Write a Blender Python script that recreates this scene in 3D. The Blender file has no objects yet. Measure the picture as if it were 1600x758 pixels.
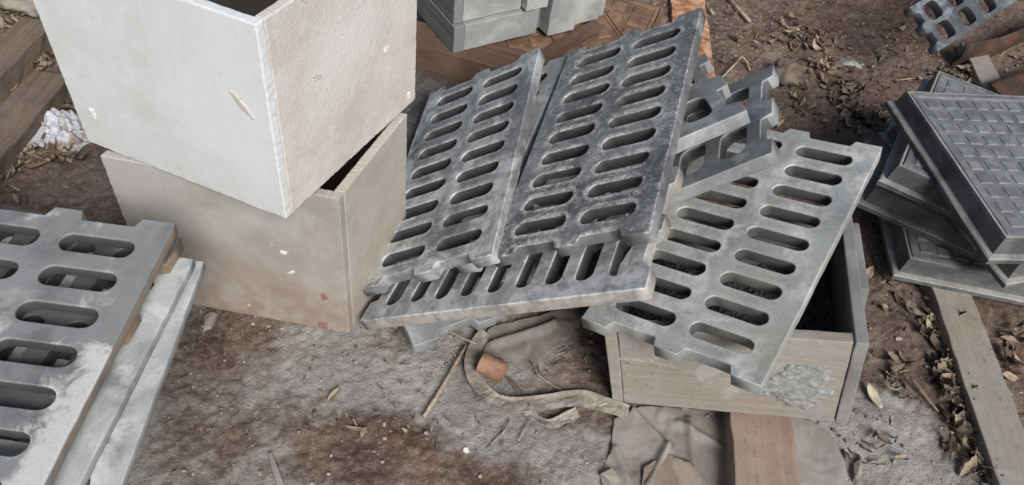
import bpy, bmesh, math, random
import numpy as np
from mathutils import Vector, Matrix

random.seed(7)
sc = bpy.context.scene
COL = sc.collection
R = math.radians

# ------------------------------------------------------------------ camera
CAM_H = 1.27
CM = np.array([[0.986169, 0.165743, 0.0], [0.122889, -0.731187, 0.671017], [0.111216, -0.661737, -0.741442]])
cam_d = bpy.data.cameras.new('camera')
cam = bpy.data.objects.new('camera', cam_d)
COL.objects.link(cam)
right, down, fwd = [Vector(CM[:, i]) for i in range(3)]
m3 = Matrix((right, -down, -fwd)).transposed()
cam.matrix_world = Matrix.Translation((0, 0, CAM_H)) @ m3.to_4x4()
cam_d.sensor_width = 36.0
cam_d.lens = 36.0 * 1200 / 1600
cam_d.clip_start = 0.02
cam_d.clip_end = 200
sc.camera = cam

# ------------------------------------------------------------------ sky, sun, exposure
SUN_DIR = Vector((0.36, -0.66, 0.66)).normalized()      # towards the light
world = bpy.data.worlds.new('World')
sc.world = world
world.use_nodes = True
wn = world.node_tree
bg = wn.nodes['Background']
sky = wn.nodes.new('ShaderNodeTexSky')
sky.sky_type = 'NISHITA'
sky.sun_disc = False
sky.sun_elevation = math.asin(SUN_DIR.z)
sky.sun_rotation = math.atan2(SUN_DIR.x, SUN_DIR.y)
sky.air_density = 1.0
sky.dust_density = 4.0
sky.ozone_density = 1.0
wn.links.new(sky.outputs[0], bg.inputs[0])
bg.inputs[1].default_value = 0.066
sun_d = bpy.data.lights.new('sun', 'SUN')
sun_d.energy = 3.2
sun_d.angle = R(28)
sun_d.color = (1.0, 0.98, 0.95)
sun = bpy.data.objects.new('sun', sun_d)
COL.objects.link(sun)
sun.rotation_euler = SUN_DIR.to_track_quat('Z', 'Y').to_euler()
sc.view_settings.view_transform = 'Standard'
sc.view_settings.look = 'None'
sc.view_settings.gamma = 1.0
sc.view_settings.exposure = 0.40
sc.view_settings.use_curve_mapping = False

# ------------------------------------------------------------------ helpers
def at(px, py, z=0.0):
    """the point of height z that the photograph shows at a pixel (1600 px wide)"""
    d = CM @ np.array([(px - 800) / 1200, (py - 379) / 1200, 1.0])
    t = (z - CAM_H) / d[2]
    return Vector((d[0] * t, d[1] * t, z))

def hash2(ix, iy, seed):
    h = (ix.astype(np.int64) * 374761393 + iy.astype(np.int64) * 668265263 + seed * 1442695041) & 0xFFFFFFFF
    h = ((h ^ (h >> 13)) * 1274126177) & 0xFFFFFFFF
    h = h ^ (h >> 16)
    return (h & 0xFFFF) / 65535.0

def vnoise(x, y, seed=0):
    x = np.asarray(x, float); y = np.asarray(y, float)
    ix = np.floor(x); iy = np.floor(y); fx = x - ix; fy = y - iy
    fx = fx * fx * (3 - 2 * fx); fy = fy * fy * (3 - 2 * fy)
    a = hash2(ix, iy, seed); b = hash2(ix + 1, iy, seed); c = hash2(ix, iy + 1, seed); d = hash2(ix + 1, iy + 1, seed)
    return (a * (1 - fx) + b * fx) * (1 - fy) + (c * (1 - fx) + d * fx) * fy - 0.5

def fbm(x, y, seed=0, octaves=4, gain=0.5):
    s = 0; a = 1.0
    for o in range(octaves):
        k = 2.03 ** o
        s = s + a * vnoise(np.asarray(x) * k + 17.3 * o, np.asarray(y) * k - 9.1 * o, seed + o)
        a *= gain
    return s

def smooth(a, b, x):
    t = np.clip((x - a) / (b - a), 0, 1)
    return t * t * (3 - 2 * t)

def dust_mask(x, y):
    """1 = pale cement dust lying on the yard, 0 = bare brown soil"""
    x = np.asarray(x, float); y = np.asarray(y, float)
    n = fbm(x * 6, y * 6, 40, 6, 0.60) * 0.50
    e = np.sqrt(((x - 0.10) / 0.98) ** 2 + ((y - 0.48) / 0.47) ** 2) + n
    m = 1 - smooth(0.62, 1.30, e)
    # bare brown patches within it
    for cx_, cy_, rx, ry, w in ((-0.19, 0.61, 0.22, 0.085, 1.0), (0.0, 0.55, 0.12, 0.08, 1.0), (-0.47, 0.60, 0.09, 0.25, .55), (0.06, 0.60, 0.08, 0.06, .5), (-0.30, 0.66, 0.06, 0.05, .5), (0.19, 0.80, 0.13, 0.09, .85), (-0.62, 0.75, 0.25, 0.14, .6)):
        e = np.sqrt(((x - cx_) / rx) ** 2 + ((y - cy_) / ry) ** 2) + n * 1.6
        m = m * (1 - w * (1 - smooth(0.30, 1.55, e)))
    return np.clip(m, 0, 1)

def gh(x, y):
    x = np.asarray(x, float); y = np.asarray(y, float)
    d = dust_mask(x, y)
    big = fbm(x * 2.2, y * 2.2, 3, 3) * 0.022
    mid = fbm(x * 14, y * 14, 11, 3, 0.5) * 0.008
    cl = np.abs(fbm(x * 45, y * 45, 21, 3, 0.55)) 
    fine = fbm(x * 85, y * 85, 31, 2, 0.6)
    rough = 0.55 + 0.45 * (1 - d)
    return big * 0.7 + mid * (0.45 + 0.55 * rough) + (cl * 0.008 + fine * 0.0055) * rough - 0.006

def link(o, parent=None):
    COL.objects.link(o)
    if parent is not None:
        o.parent = parent
    return o

def mesh_obj(name, verts, faces, material=None, parent=None, smooth_shade=False):
    me = bpy.data.meshes.new(name)
    me.from_pydata([tuple(v) for v in verts], [], [tuple(f) for f in faces])
    me.update()
    if material: me.materials.append(material)
    if smooth_shade: me.polygons.foreach_set('use_smooth', [True] * len(me.polygons))
    return link(bpy.data.objects.new(name, me), parent)

def bm_obj(name, bm, material=None, parent=None, smooth_shade=False):
    me = bpy.data.meshes.new(name)
    bm.normal_update()
    bm.to_mesh(me); bm.free()
    if material: me.materials.append(material)
    if smooth_shade: me.polygons.foreach_set('use_smooth', [True] * len(me.polygons))
    return link(bpy.data.objects.new(name, me), parent)

def tag(o, label=None, cat=None, group=None, kind=None):
    if label: o['label'] = label
    if cat: o['category'] = cat
    if group: o['group'] = group
    if kind: o['kind'] = kind
    return o

def empty(name, loc=(0, 0, 0)):
    o = bpy.data.objects.new(name, None)
    o.empty_display_size = 0.05
    o.location = loc
    return link(o)

def frame(o, x, _y, z):
    x = Vector(x).normalized(); z = Vector(z)
    z = (z - x * z.dot(x)).normalized()
    y = z.cross(x)
    m = Matrix((x, y, z)).transposed().to_4x4()
    return Matrix.Translation(o) @ m

# ------------------------------------------------------------------ node materials
class NT:
    def __init__(s, name):
        s.m = bpy.data.materials.new(name); s.m.use_nodes = True
        s.t = s.m.node_tree; s.b = s.t.nodes['Principled BSDF']
    def n(s, typ, out=0, props=None, **ins):
        nd = s.t.nodes.new(typ)
        for k, v in (props or {}).items(): setattr(nd, k, v)
        for k, v in ins.items():
            key = int(k[1:]) if k[0] == 'i' and k[1:].isdigit() else k.replace('_', ' ')
            s.put(nd.inputs[key], v)
        return nd.outputs[out]
    def put(s, inp, v):
        if isinstance(v, bpy.types.NodeSocket): s.t.links.new(v, inp)
        else:
            if inp.type == 'RGBA' and len(v) == 3: v = (*v, 1)
            inp.default_value = v
    def coord(s, rnd=True):
        c = s.n('ShaderNodeTexCoord', 3)
        if not rnd: return c
        r = s.n('ShaderNodeObjectInfo', 5)
        r = s.math('MULTIPLY', r, 37.0)
        return s.n('ShaderNodeVectorMath', 0, {'operation': 'ADD'}, i0=c, i1=s.n('ShaderNodeCombineXYZ', 0, None, X=r, Y=r, Z=r))
    def noise(s, vec, scale, detail=5, rough=0.6, dist=0.0):
        return s.n('ShaderNodeTexNoise', 0, None, Vector=vec, Scale=scale, Detail=detail, Roughness=rough, Distortion=dist)
    def math(s, op, a, b=0.0, c=0.0, clamp=False):
        return s.n('ShaderNodeMath', 0, {'operation': op, 'use_clamp': clamp}, i0=a, i1=b, i2=c)
    def ramp(s, f, lo, hi):
        return s.n('ShaderNodeMapRange', 0, {'interpolation_type': 'SMOOTHSTEP'}, Value=f, From_Min=lo, From_Max=hi)
    def mix(s, f, a, b, mode='MIX'):
        nd = s.t.nodes.new('ShaderNodeMix'); nd.data_type = 'RGBA'; nd.blend_type = mode
        s.put(nd.inputs[0], f); s.put(nd.inputs[6], a); s.put(nd.inputs[7], b)
        return nd.outputs[2]
    def scalev(s, vec, xyz):
        return s.n('ShaderNodeVectorMath', 0, {'operation': 'MULTIPLY'}, i0=vec, i1=xyz)
    def bump(s, h, strength=0.4, dist=0.002):
        nb = s.n('ShaderNodeBump', 0, None, Height=h, Strength=strength, Distance=dist)
        s.put(s.b.inputs['Normal'], nb)
    def done(s, color, rough=0.7, metal=0.0, spec=0.5):
        s.put(s.b.inputs['Base Color'], color); s.put(s.b.inputs['Roughness'], rough)
        s.put(s.b.inputs['Metallic'], metal); s.put(s.b.inputs['Specular IOR Level'], spec)
        return s.m

GC, GS, GR, GP = 0.0673, 0.0530, 0.0166, 0.060       # slot column offset, half length, radius, pitch
def mat_casting(name, dark, mid, pale, pale_lo=0.52, pale_hi=0.66, chalk=0.0, rust=0.0, stain=0.0, smear=0.0, scale=1.0):
    """cast composite grating: dark grey, paler where cement film dries, chalky scratches round the slots"""
    s = NT(name); v = s.coord(); raw = s.coord(False)
    a = s.noise(v, 7 * scale, 6, 0.62, 0.4); b = s.noise(v, 38, 6, 0.7); c = s.noise(v, 220, 4, 0.7)
    col = s.mix(s.ramp(a, .36, .62), dark, mid)
    col = s.mix(s.math('MULTIPLY', s.ramp(b, .42, .70), .45), col, mid)
    p = s.noise(s.scalev(v, (1.0, .7, 1.0)), 9 * scale, 7, 0.68, 0.9)
    sp0 = s.n('ShaderNodeSeparateXYZ', 0, None, Vector=raw).node
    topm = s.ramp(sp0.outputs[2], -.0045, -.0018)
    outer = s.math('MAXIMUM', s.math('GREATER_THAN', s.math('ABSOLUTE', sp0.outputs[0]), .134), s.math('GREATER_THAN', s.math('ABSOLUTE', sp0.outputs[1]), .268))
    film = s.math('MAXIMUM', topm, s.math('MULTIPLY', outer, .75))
    pm = s.math('MULTIPLY', s.math('MULTIPLY', s.ramp(p, pale_lo, pale_hi), s.ramp(b, .30, .58)), film)
    col = s.mix(pm, col, pale)
    col = s.mix(s.math('MULTIPLY', s.math('SUBTRACT', 1.0, film), .85), col, (.040, .043, .048))  # slot walls and underside mixed to near-black
    if chalk:
        sx = s.n('ShaderNodeSeparateXYZ', 0, None, Vector=raw); 
        sep = sx.node
        ax = s.math('SUBTRACT', s.math('ABSOLUTE', sep.outputs[0]), GC)
        ax = s.math('MAXIMUM', s.math('SUBTRACT', s.math('ABSOLUTE', ax), GS - GR), 0.0)
        ay = s.math('SUBTRACT', s.math('PINGPONG', s.math('ADD', sep.outputs[1], GP * 10), GP / 2), 0.0)
        d = s.math('SQRT', s.math('ADD', s.math('POWER', ax, 2.0), s.math('POWER', ay, 2.0)))
        ring = s.math('SUBTRACT', 1.0, s.ramp(s.math('ABSOLUTE', s.math('SUBTRACT', d, GR + .004)), .0005, .0075))
        wl = s.noise(v, 34, 7, .72, 1.2)
        line = s.math('SUBTRACT', 1.0, s.ramp(s.math('ABSOLUTE', s.math('SUBTRACT', wl, .5)), .004, .022))
        br = s.noise(v, 12, 5, .7, 1.0); fl = s.noise(v, 140, 5, .8, 1.5)
        k = s.math('MULTIPLY', ring, s.math('MULTIPLY', s.math('MULTIPLY', s.ramp(br, .40, .54), topm), s.ramp(fl, .42, .58)))
        col = s.mix(s.math('MULTIPLY', k, chalk), col, (.62, .62, .59))
        col = s.mix(s.math('MULTIPLY', s.math('MULTIPLY', line, s.ramp(br, .38, .52)), s.math('MULTIPLY', topm, chalk * .75)), col, (.58, .59, .58))
        fl2 = s.noise(s.scalev(v, (1, 1, 1)), 90, 6, .8, 2.0)
        col = s.mix(s.math('MULTIPLY', s.math('MULTIPLY', s.ramp(fl2, .58, .66), s.ramp(br, .46, .60)), s.math('MULTIPLY', topm, chalk * .8)), col, (.6, .6, .58))
    if smear:      # thick white smear along one long side
        sep = s.n('ShaderNodeSeparateXYZ', 0, None, Vector=raw).node
        wob = s.math('MULTIPLY', s.math('SUBTRACT', s.noise(raw, 16, 6, .65, .6), .5), .16)
        xx = s.math('ADD', sep.outputs[0], wob)
        yy = s.math('ADD', sep.outputs[1], s.math('MULTIPLY', wob, 1.2))
        k = s.math('MULTIPLY', s.ramp(xx, .108, .134), s.math('SUBTRACT', 1.0, s.ramp(yy, .075, .095)))
        k2 = s.math('MULTIPLY', s.math('SUBTRACT', 1.0, s.ramp(s.math('ABSOLUTE', s.math('ADD', xx, .004)), .006, .030)), s.math('MULTIPLY', s.math('SUBTRACT', 1.0, s.ramp(yy, .10, .18)), .4))
        k2 = s.math('MULTIPLY', k2, s.ramp(b, .40, .55))
        up = s.math('GREATER_THAN', sep.outputs[2], -.004)
        col = s.mix(s.math('MULTIPLY', s.math('MULTIPLY', s.math('MAXIMUM', k, k2), s.math('MULTIPLY_ADD', s.ramp(c, .30, .55), .18, .72)), s.math('MULTIPLY', up, smear)), col, (.50, .515, .51))
    if rust:
        r = s.noise(v, 11, 6, .7, .5)
        sep = s.n('ShaderNodeSeparateXYZ', 0, None, Vector=raw).node
        side = s.math('MULTIPLY', s.math('SUBTRACT', 1.0, s.ramp(sep.outputs[2], -.006, -.0015)), outer)
        k = s.math('MAXIMUM', s.math('MULTIPLY', side, s.ramp(r, .30, .55)), s.math('MULTIPLY', s.math('MULTIPLY', s.ramp(r, .62, .72), .5), topm))
        col = s.mix(s.math('MULTIPLY', k, rust), col, s.mix(b, (.20, .12, .065), (.36, .27, .18)))
    if stain:
        r = s.noise(v, 5, 5, .6, .3)
        col = s.mix(s.math('MULTIPLY', s.ramp(r, .50, .68), stain), col, (.30, .29, .22))
    col = s.mix(s.math('MULTIPLY', s.ramp(c, .55, .75), .25), col, (.03, .032, .035))
    h = s.math('ADD', s.math('MULTIPLY', b, .7), s.math('MULTIPLY', c, 1.0))
    s.bump(h, .50, .0012)
    return s.done(col, s.n('ShaderNodeMapRange', 0, None, Value=b, From_Min=.3, From_Max=.7, To_Min=.38, To_Max=.66), 0, .5)

def mat_board(name, base, warm, pale, warm_lo=.45, warm_hi=.72, spots=.6, rough=.62, coarse=0.0, mud=0.0, mudcol=(.20, .14, .10), mudh=.16):
    """face of a mould panel: old painted / cement-filmed board"""
    s = NT(name); v = s.coord()
    a = s.noise(v, 4.5, 6, .6, .5); b = s.noise(v, 28, 6, .7); c = s.noise(v, 150, 5, .75)
    col = s.mix(s.ramp(a, warm_lo, warm_hi), base, warm)
    col = s.mix(s.math('MULTIPLY', s.ramp(b, .48, .72), .35), col, pale)
    vert = s.noise(s.scalev(v, (30, 30, 1.2)), 1.5, 4, .6)
    col = s.mix(s.math('MULTIPLY', s.ramp(vert, .45, .75), .16), col, warm)
    if mud:
        zz = s.n('ShaderNodeSeparateXYZ', 2, None, Vector=s.coord(False))
        lvl = s.math('ADD', zz, s.math('MULTIPLY', s.math('SUBTRACT', a, .5), -.30))
        col = s.mix(s.math('MULTIPLY', s.math('SUBTRACT', 1.0, s.ramp(lvl, 0.0, mudh)), s.math('MULTIPLY', s.math('MULTIPLY_ADD', s.ramp(b, .35, .65), .6, .4), mud)), col, mudcol)
    scr = s.noise(s.scalev(v, (9, 9, 1.0)), 5, 6, .75, 2.0)
    col = s.mix(s.math('MULTIPLY', s.math('SUBTRACT', 1.0, s.ramp(s.math('ABSOLUTE', s.math('SUBTRACT', scr, .5)), .0, .010)), .22), col, warm)
    col = s.mix(s.math('MULTIPLY', s.ramp(c, .60, .78), .30), col, warm)
    pit = s.noise(s.scalev(v, (1, 1, 1)), 60, 4, .8, 1.2)
    col = s.mix(s.math('MULTIPLY', s.ramp(pit, .68, .74), spots), col, (.10, .08, .07))
    drop = s.n('ShaderNodeTexVoronoi', 0, {'feature': 'F1'}, Vector=v, Scale=16.0, Randomness=1.0)
    col = s.mix(s.math('MULTIPLY', s.math('MULTIPLY', s.math('LESS_THAN', drop, .06), s.ramp(b, .56, .60)), .6), col, (.8, .8, .78))
    h = s.math('ADD', s.math('MULTIPLY', b, .5 + coarse), s.math('ADD', s.math('MULTIPLY', c, .35 + coarse), s.math('MULTIPLY', s.ramp(pit, .60, .74), -.6)))
    s.bump(h, .5, .002 + .002 * coarse)
    return s.done(col, rough, 0, .35)

def mat_wood(name, c1, c2, grey=(.2, .18, .16), greyf=.3, dirt=.4, axis=0, splash=0.0):
    s = NT(name); v = s.coord()
    k = [26, 26, 26]; k[axis] = 1.4
    g = s.noise(s.scalev(v, tuple(k)), 2.2, 7, .68, .6); g2 = s.noise(s.scalev(v, tuple(q * 4 for q in k)), 2.0, 4, .7)
    a = s.noise(v, 6, 6, .65, .3); b = s.noise(v, 60, 5, .7)
    col = s.mix(s.ramp(g, .25, .75), c1, c2)
    col = s.mix(s.math('MULTIPLY', s.ramp(a, .40, .65), greyf), col, grey)
    col = s.mix(s.math('MULTIPLY', s.ramp(b, .55, .75), dirt), col, (.05, .035, .028))
    if splash:
        p = s.noise(v, 10, 6, .7, .8)
        col = s.mix(s.math('MULTIPLY', s.ramp(p, .56, .62), splash), col, (.38, .37, .35))
    s.bump(s.math('ADD', s.math('MULTIPLY', g, .8), s.math('ADD', s.math('MULTIPLY', g2, .5), s.math('MULTIPLY', b, .3))), .6, .0025)
    return s.done(col, .8, 0, .25)

def mat_simple(name, c1, c2, scale=20, rough=.8, bump=.5, dist=.002, speck=None, speckf=.4, fine=140, metal=0.0, lo=.38, hi=.64, spec=.3):
    s = NT(name); v = s.coord()
    a = s.noise(v, scale, 7, .66, .4); c = s.noise(v, fine, 5, .75)
    col = s.mix(s.ramp(a, lo, hi), c1, c2)
    if speck: col = s.mix(s.math('MULTIPLY', s.ramp(c, .56, .70), speckf), col, speck)
    s.bump(s.math('ADD', s.math('MULTIPLY', a, .6), s.math('MULTIPLY', c, .5)), bump, dist)
    return s.done(col, rough, metal, spec)

def mat_ground():
    s = NT('yard_soil'); v = s.n('ShaderNodeTexCoord', 3)
    d = s.n('ShaderNodeAttribute', 2, {'attribute_name': 'dust'})
    a = s.noise(v, 7, 7, .65, .4); b = s.noise(v, 55, 6, .72, .5); c = s.noise(v, 260, 4, .8); e = s.noise(v, 700, 3, .7)
    soil = s.mix(s.ramp(a, .32, .66), (.072, .049, .039), (.175, .128, .103))
    soil = s.mix(s.math('MULTIPLY', s.ramp(b, .48, .72), .55), soil, (.205, .155, .125))
    red = s.noise(v, 3.1, 4, .6, .2)
    soil = s.mix(s.math('MULTIPLY', s.ramp(red, .46, .62), .55), soil, (.125, .066, .042))
    grey = s.mix(s.ramp(a, .34, .62), (.225, .213, .199), (.315, .308, .296))
    grey = s.mix(s.math('MULTIPLY', s.ramp(b, .50, .74), .4), grey, (.14, .115, .098))
    k = s.math('ADD', d, s.math('ADD', s.math('MULTIPLY', s.math('SUBTRACT', b, .5), .9), s.math('MULTIPLY', s.math('SUBTRACT', a, .5), 1.0)))
    col = s.mix(s.ramp(k, .0, .78), soil, grey)
    col = s.mix(s.math('MULTIPLY', s.ramp(c, .58, .74), .5), col, (.40, .36, .31))
    col = s.mix(s.math('MULTIPLY', s.ramp(s.math('SUBTRACT', 1.0, c), .56, .72), .55), col, (.035, .025, .02))
    vo = s.n('ShaderNodeTexVoronoi', 0, {'feature': 'F1'}, Vector=v, Scale=170.0, Randomness=1.0)
    vc = s.n('ShaderNodeTexVoronoi', 1, {'feature': 'F1'}, Vector=v, Scale=170.0, Randomness=1.0)
    vr = s.n('ShaderNodeSeparateColor', 0, None, Color=vc)
    col = s.mix(s.math('MULTIPLY', s.ramp(vr, .70, 1.0), .22), col, (.34, .30, .265))
    col = s.mix(s.math('MULTIPLY', s.math('SUBTRACT', 1.0, s.ramp(vr, .0, .30)), .16), col, (.06, .046, .038))
    h = s.math('ADD', s.math('MULTIPLY', b, .7), s.math('ADD', s.math('MULTIPLY', c, .6), s.math('ADD', s.math('MULTIPLY', e, .25), s.math('MULTIPLY', vo, -.35))))
    s.bump(h, .85, .005)
    return s.done(col, .92, 0, .2)

def mat_frame():
    """cover frame: dark casting with pale dust settled on its ledges"""
    s = NT('cover_frame'); v = s.coord()
    a = s.noise(v, 12, 6, .66, .4); c = s.noise(v, 190, 5, .75)
    col = s.mix(s.ramp(a, .36, .64), (.060, .063, .066), (.135, .140, .142))
    nz = s.n('ShaderNodeSeparateXYZ', 2, None, Vector=s.n('ShaderNodeNewGeometry', 1))
    k = s.math('MULTIPLY', s.ramp(nz, .30, .75), s.math('MULTIPLY_ADD', s.ramp(a, .32, .60), .55, .40))
    col = s.mix(k, col, (.285, .282, .268))
    col = s.mix(s.math('MULTIPLY', s.ramp(c, .58, .72), .4), col, (.05, .05, .05))
    s.bump(s.math('ADD', s.math('MULTIPLY', a, .6), s.math('MULTIPLY', c, .6)), .8, .003)
    return s.done(col, .7, 0, .4)

MT = {}
MT['soil'] = mat_ground()
MT['cast_chalky'] = mat_casting('cast_chalky', (.070, .073, .078), (.165, .173, .181), (.38, .39, .395), .48, .66, chalk=1.0, stain=.10)
MT['cast_patchy'] = mat_casting('cast_patchy', (.092, .097, .103), (.195, .206, .214), (.48, .495, .50), .42, .60, chalk=.5)
MT['cast_pale'] = mat_casting('cast_pale', (.16, .17, .178), (.27, .285, .295), (.54, .555, .56), .38, .56, rust=.35, chalk=.25)
MT['cast_green'] = mat_casting('cast_green', (.205, .215, .215), (.315, .328, .325), (.50, .51, .495), .46, .64, stain=.45, chalk=.3)
MT['cast_plain'] = mat_casting('cast_plain', (.165, .176, .183), (.275, .29, .30), (.42, .435, .44), .48, .66, stain=.1)
MT['cast_smear'] = mat_casting('cast_smear', (.105, .110, .113), (.195, .203, .207), (.42, .44, .44), .54, .66, smear=1.0, rust=.6)
MT['cast_white'] = mat_casting('cast_white', (.19, .20, .205), (.36, .38, .382), (.54, .56, .56), .42, .62)
MT['cast_rustedge'] = mat_casting('cast_rustedge', (.045, .045, .045), (.085, .085, .082), (.20, .20, .19), .56, .70, rust=.9)
MT['cast_bluish'] = mat_casting('cast_bluish', (.05, .055, .063), (.105, .116, .13), (.23, .26, .29), .50, .66)  # dark bluish casting with paler bluish patches
MT['board_white'] = mat_board('board_white', (.58, .61, .625), (.50, .51, .505), (.66, .685, .695), .50, .80, spots=.3, rough=.48, mud=.35, mudcol=(.42, .40, .375), mudh=.12)
MT['board_cream'] = mat_board('board_cream', (.575, .568, .555), (.475, .455, .425), (.64, .637, .628), .44, .74, spots=.7, coarse=.55, mud=.6, mudcol=(.40, .325, .27), mudh=.26)
MT['board_brown'] = mat_board('board_brown', (.345, .342, .33), (.265, .25, .23), (.41, .41, .40), .40, .66, spots=.8, mud=.95, mudcol=(.245, .180, .138), mudh=.30)
MT['board_tan'] = mat_board('board_tan', (.40, .375, .34), (.32, .285, .245), (.46, .44, .41), .40, .70, spots=.8, coarse=.6, mud=.6, mudcol=(.27, .215, .17), mudh=.2)
MT['crate_wood'] = mat_wood('crate_wood', (.225, .198, .170), (.285, .258, .228), (.28, .275, .267), .85, .5, splash=.45)
MT['crate_dark'] = mat_wood('crate_dark', (.195, .188, .178), (.222, .215, .206), (.21, .21, .21), .85, .4, 1)
MT['crate_side'] = mat_simple('crate_side', (.155, .155, .152), (.235, .235, .23), 7, .85, .4, .002, (.08, .075, .07), .4)
MT['cement'] = mat_simple('cement_lump', (.20, .205, .205), (.32, .325, .32), 60, .9, .9, .004, (.10, .10, .10), .5)
MT['cover'] = mat_simple('cover_casting', (.108, .114, .123), (.190, .199, .211), 14, .62, .7, .002, (.06, .06, .062), .5, 180)
MT['cover_frame'] = mat_frame()
MT['cover_brown'] = mat_simple('cover_brown', (.12, .070, .046), (.235, .145, .098), 14, .8, .7, .002, (.07, .045, .03), .5)
MT['cover_black'] = mat_simple('cover_black', (.045, .043, .042), (.095, .09, .086), 14, .7, .7, .002, (.15, .14, .13), .25)
MT['inside'] = mat_board('board_inside_shade', (.050, .046, .042), (.035, .03, .027), (.085, .08, .075), spots=.3)  # far boards near-black: shade inside the boxes painted into the colour
MT['gap'] = mat_simple('gap_black', (.012, .012, .012), (.03, .028, .026), 40, .9, .3)  # near-black strip between frame and panel
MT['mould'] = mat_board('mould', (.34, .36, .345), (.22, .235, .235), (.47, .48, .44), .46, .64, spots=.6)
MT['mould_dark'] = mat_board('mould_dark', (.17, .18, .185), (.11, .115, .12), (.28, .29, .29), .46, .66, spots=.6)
MT['timber'] = mat_wood('timber_beam', (.215, .150, .115), (.275, .205, .165), (.26, .22, .19), .45, .55)
MT['timber_dark'] = mat_wood('timber_dark', (.105, .078, .060), (.185, .145, .115), (.16, .135, .115), .4, .5)
MT['timber_red_shaded'] = mat_wood('timber_red_shaded', (.062, .036, .027), (.130, .076, .054), (.16, .12, .10), .3, .5)  # wood colour darkened to carry the shade under the form boxes
MT['timber_pale'] = mat_wood('timber_pale', (.205, .180, .152), (.27, .243, .210), (.245, .235, .222), .65, .6)
MT['board_flat'] = mat_simple('board_flat', (.195, .180, .165), (.265, .25, .235), 9, .85, .4, .002, (.07, .05, .04), .4)
MT['rust'] = mat_simple('rust', (.22, .085, .035), (.52, .32, .20), 26, .85, .9, .003, (.62, .50, .40), .6, 90, lo=.36, hi=.66)
MT['rust_dark'] = mat_simple('rust_dark', (.035, .024, .020), (.095, .048, .030), 9, .8, .7, .003, (.05, .03, .02), .5)
MT['tarp'] = mat_simple('tarp', (.155, .138, .122), (.255, .238, .220), 9, .85, .6, .002, (.07, .055, .045), .45, 220)
MT['tarp_brown'] = mat_simple('tarp_brown', (.165, .132, .106), (.255, .218, .186), 9, .85, .6, .002, (.07, .05, .04), .45, 220)
MT['canvas'] = mat_simple('canvas', (.17, .145, .122), (.30, .27, .24), 24, .9, .6, .002, (.08, .06, .05), .5, 260)
MT['clay'] = mat_simple('clay_pipe', (.20, .105, .068), (.31, .19, .135), 30, .8, .4, .001, (.18, .12, .09), .4)
MT['stick'] = mat_simple('stick', (.20, .15, .105), (.36, .295, .225), 60, .85, .5)
MT['stone'] = mat_simple('stone', (.11, .085, .065), (.20, .165, .135), 14, .9, .9, .006, (.06, .045, .035), .5)
MT['char'] = mat_simple('char_gravel', (.028, .029, .030), (.11, .112, .115), 120, .75, .9, .004, (.24, .245, .25), .5, 300)
MT['white_chip'] = mat_simple('white_chip', (.52, .51, .48), (.64, .63, .60), 40, .7, .3)

MT['scrape'] = mat_simple('scrape', (.42, .385, .34), (.50, .47, .43), 90, .8, .4)
MT['red_paint'] = mat_simple('red_paint', (.20, .10, .085), (.27, .16, .135), 80, .8, .3)
def mat_leaf():
    s = NT('dry_leaf'); v = s.n('ShaderNodeTexCoord', 3)
    r = s.n('ShaderNodeAttribute', 2, {'attribute_name': 'tone'})
    a = s.noise(v, 60, 5, .65)
    col = s.mix(r, (.080, .058, .044), (.33, .268, .20))
    col = s.mix(s.math('MULTIPLY', s.ramp(a, .45, .7), .5), col, (.10, .07, .05))
    s.bump(a, .5, .002)
    return s.done(col, .8, 0, .25)
MT['leaf'] = mat_leaf()
MT['leaf_green'] = mat_simple('leaf_yellowing', (.33, .32, .21), (.44, .42, .31), 40, .6, .3, .001, (.2, .15, .08), .3)
MT['pebble'] = mat_simple('pebble', (.08, .062, .05), (.36, .33, .30), 75, .9, .4, fine=300)

def mat_paper():
    s = NT('newsprint'); v = s.n('ShaderNodeTexCoord', 3)
    w = s.n('ShaderNodeTexWave', 1, {'bands_direction': 'Y'}, Vector=v, Scale=34.0, Distortion=1.5, Detail=2.0, Detail_Scale=3.0)
    a = s.noise(v, 14, 5, .6, .4); b = s.noise(v, 130, 4, .7)
    col = s.mix(s.ramp(a, .46, .60), (.50, .51, .55), (.30, .25, .21))
    ink = s.math('MULTIPLY', s.math('MULTIPLY', s.ramp(w, .45, .65), s.ramp(b, .36, .60)), .35)
    col = s.mix(ink, col, (.10, .10, .12))
    s.bump(b, .2, .001)
    return s.done(col, .8, 0, .2)
MT['paper'] = mat_paper()

# ------------------------------------------------------------------ ground
def axis(lo, hi, step, far):
    core = np.arange(lo, hi, step)
    k = np.cumsum(step * 1.5 ** np.arange(1, 40)); k = k[k < far]
    return np.concatenate([lo - k[::-1], core, core[-1] + k])
gx = axis(-1.45, 1.75, 0.0045, 40.0)
gy = axis(0.30, 2.75, 0.0050, 40.0)
X, Y = np.meshgrid(gx, gy)
Z = gh(X, Y)
V = np.stack([X, Y, Z], -1).reshape(-1, 3)
nx, ny = len(gx), len(gy)
idx = np.arange(nx * ny).reshape(ny, nx)
F = np.stack([idx[:-1, :-1], idx[:-1, 1:], idx[1:, 1:], idx[1:, :-1]], -1).reshape(-1, 4)
me = bpy.data.meshes.new('ground')
me.vertices.add(len(V)); me.vertices.foreach_set('co', V.ravel().astype(np.float32))
me.loops.add(F.size); me.loops.foreach_set('vertex_index', F.ravel().astype(np.int32))
me.polygons.add(len(F)); me.polygons.foreach_set('loop_start', np.arange(0, F.size, 4, dtype=np.int32))
me.polygons.foreach_set('use_smooth', np.ones(len(F), bool))
me.update(calc_edges=True)
att = me.attributes.new('dust', 'FLOAT', 'POINT')
att.data.foreach_set('value', dust_mask(X, Y).ravel().astype(np.float32))
me.materials.append(MT['soil'])
ground = link(bpy.data.objects.new('ground', me))
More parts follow.
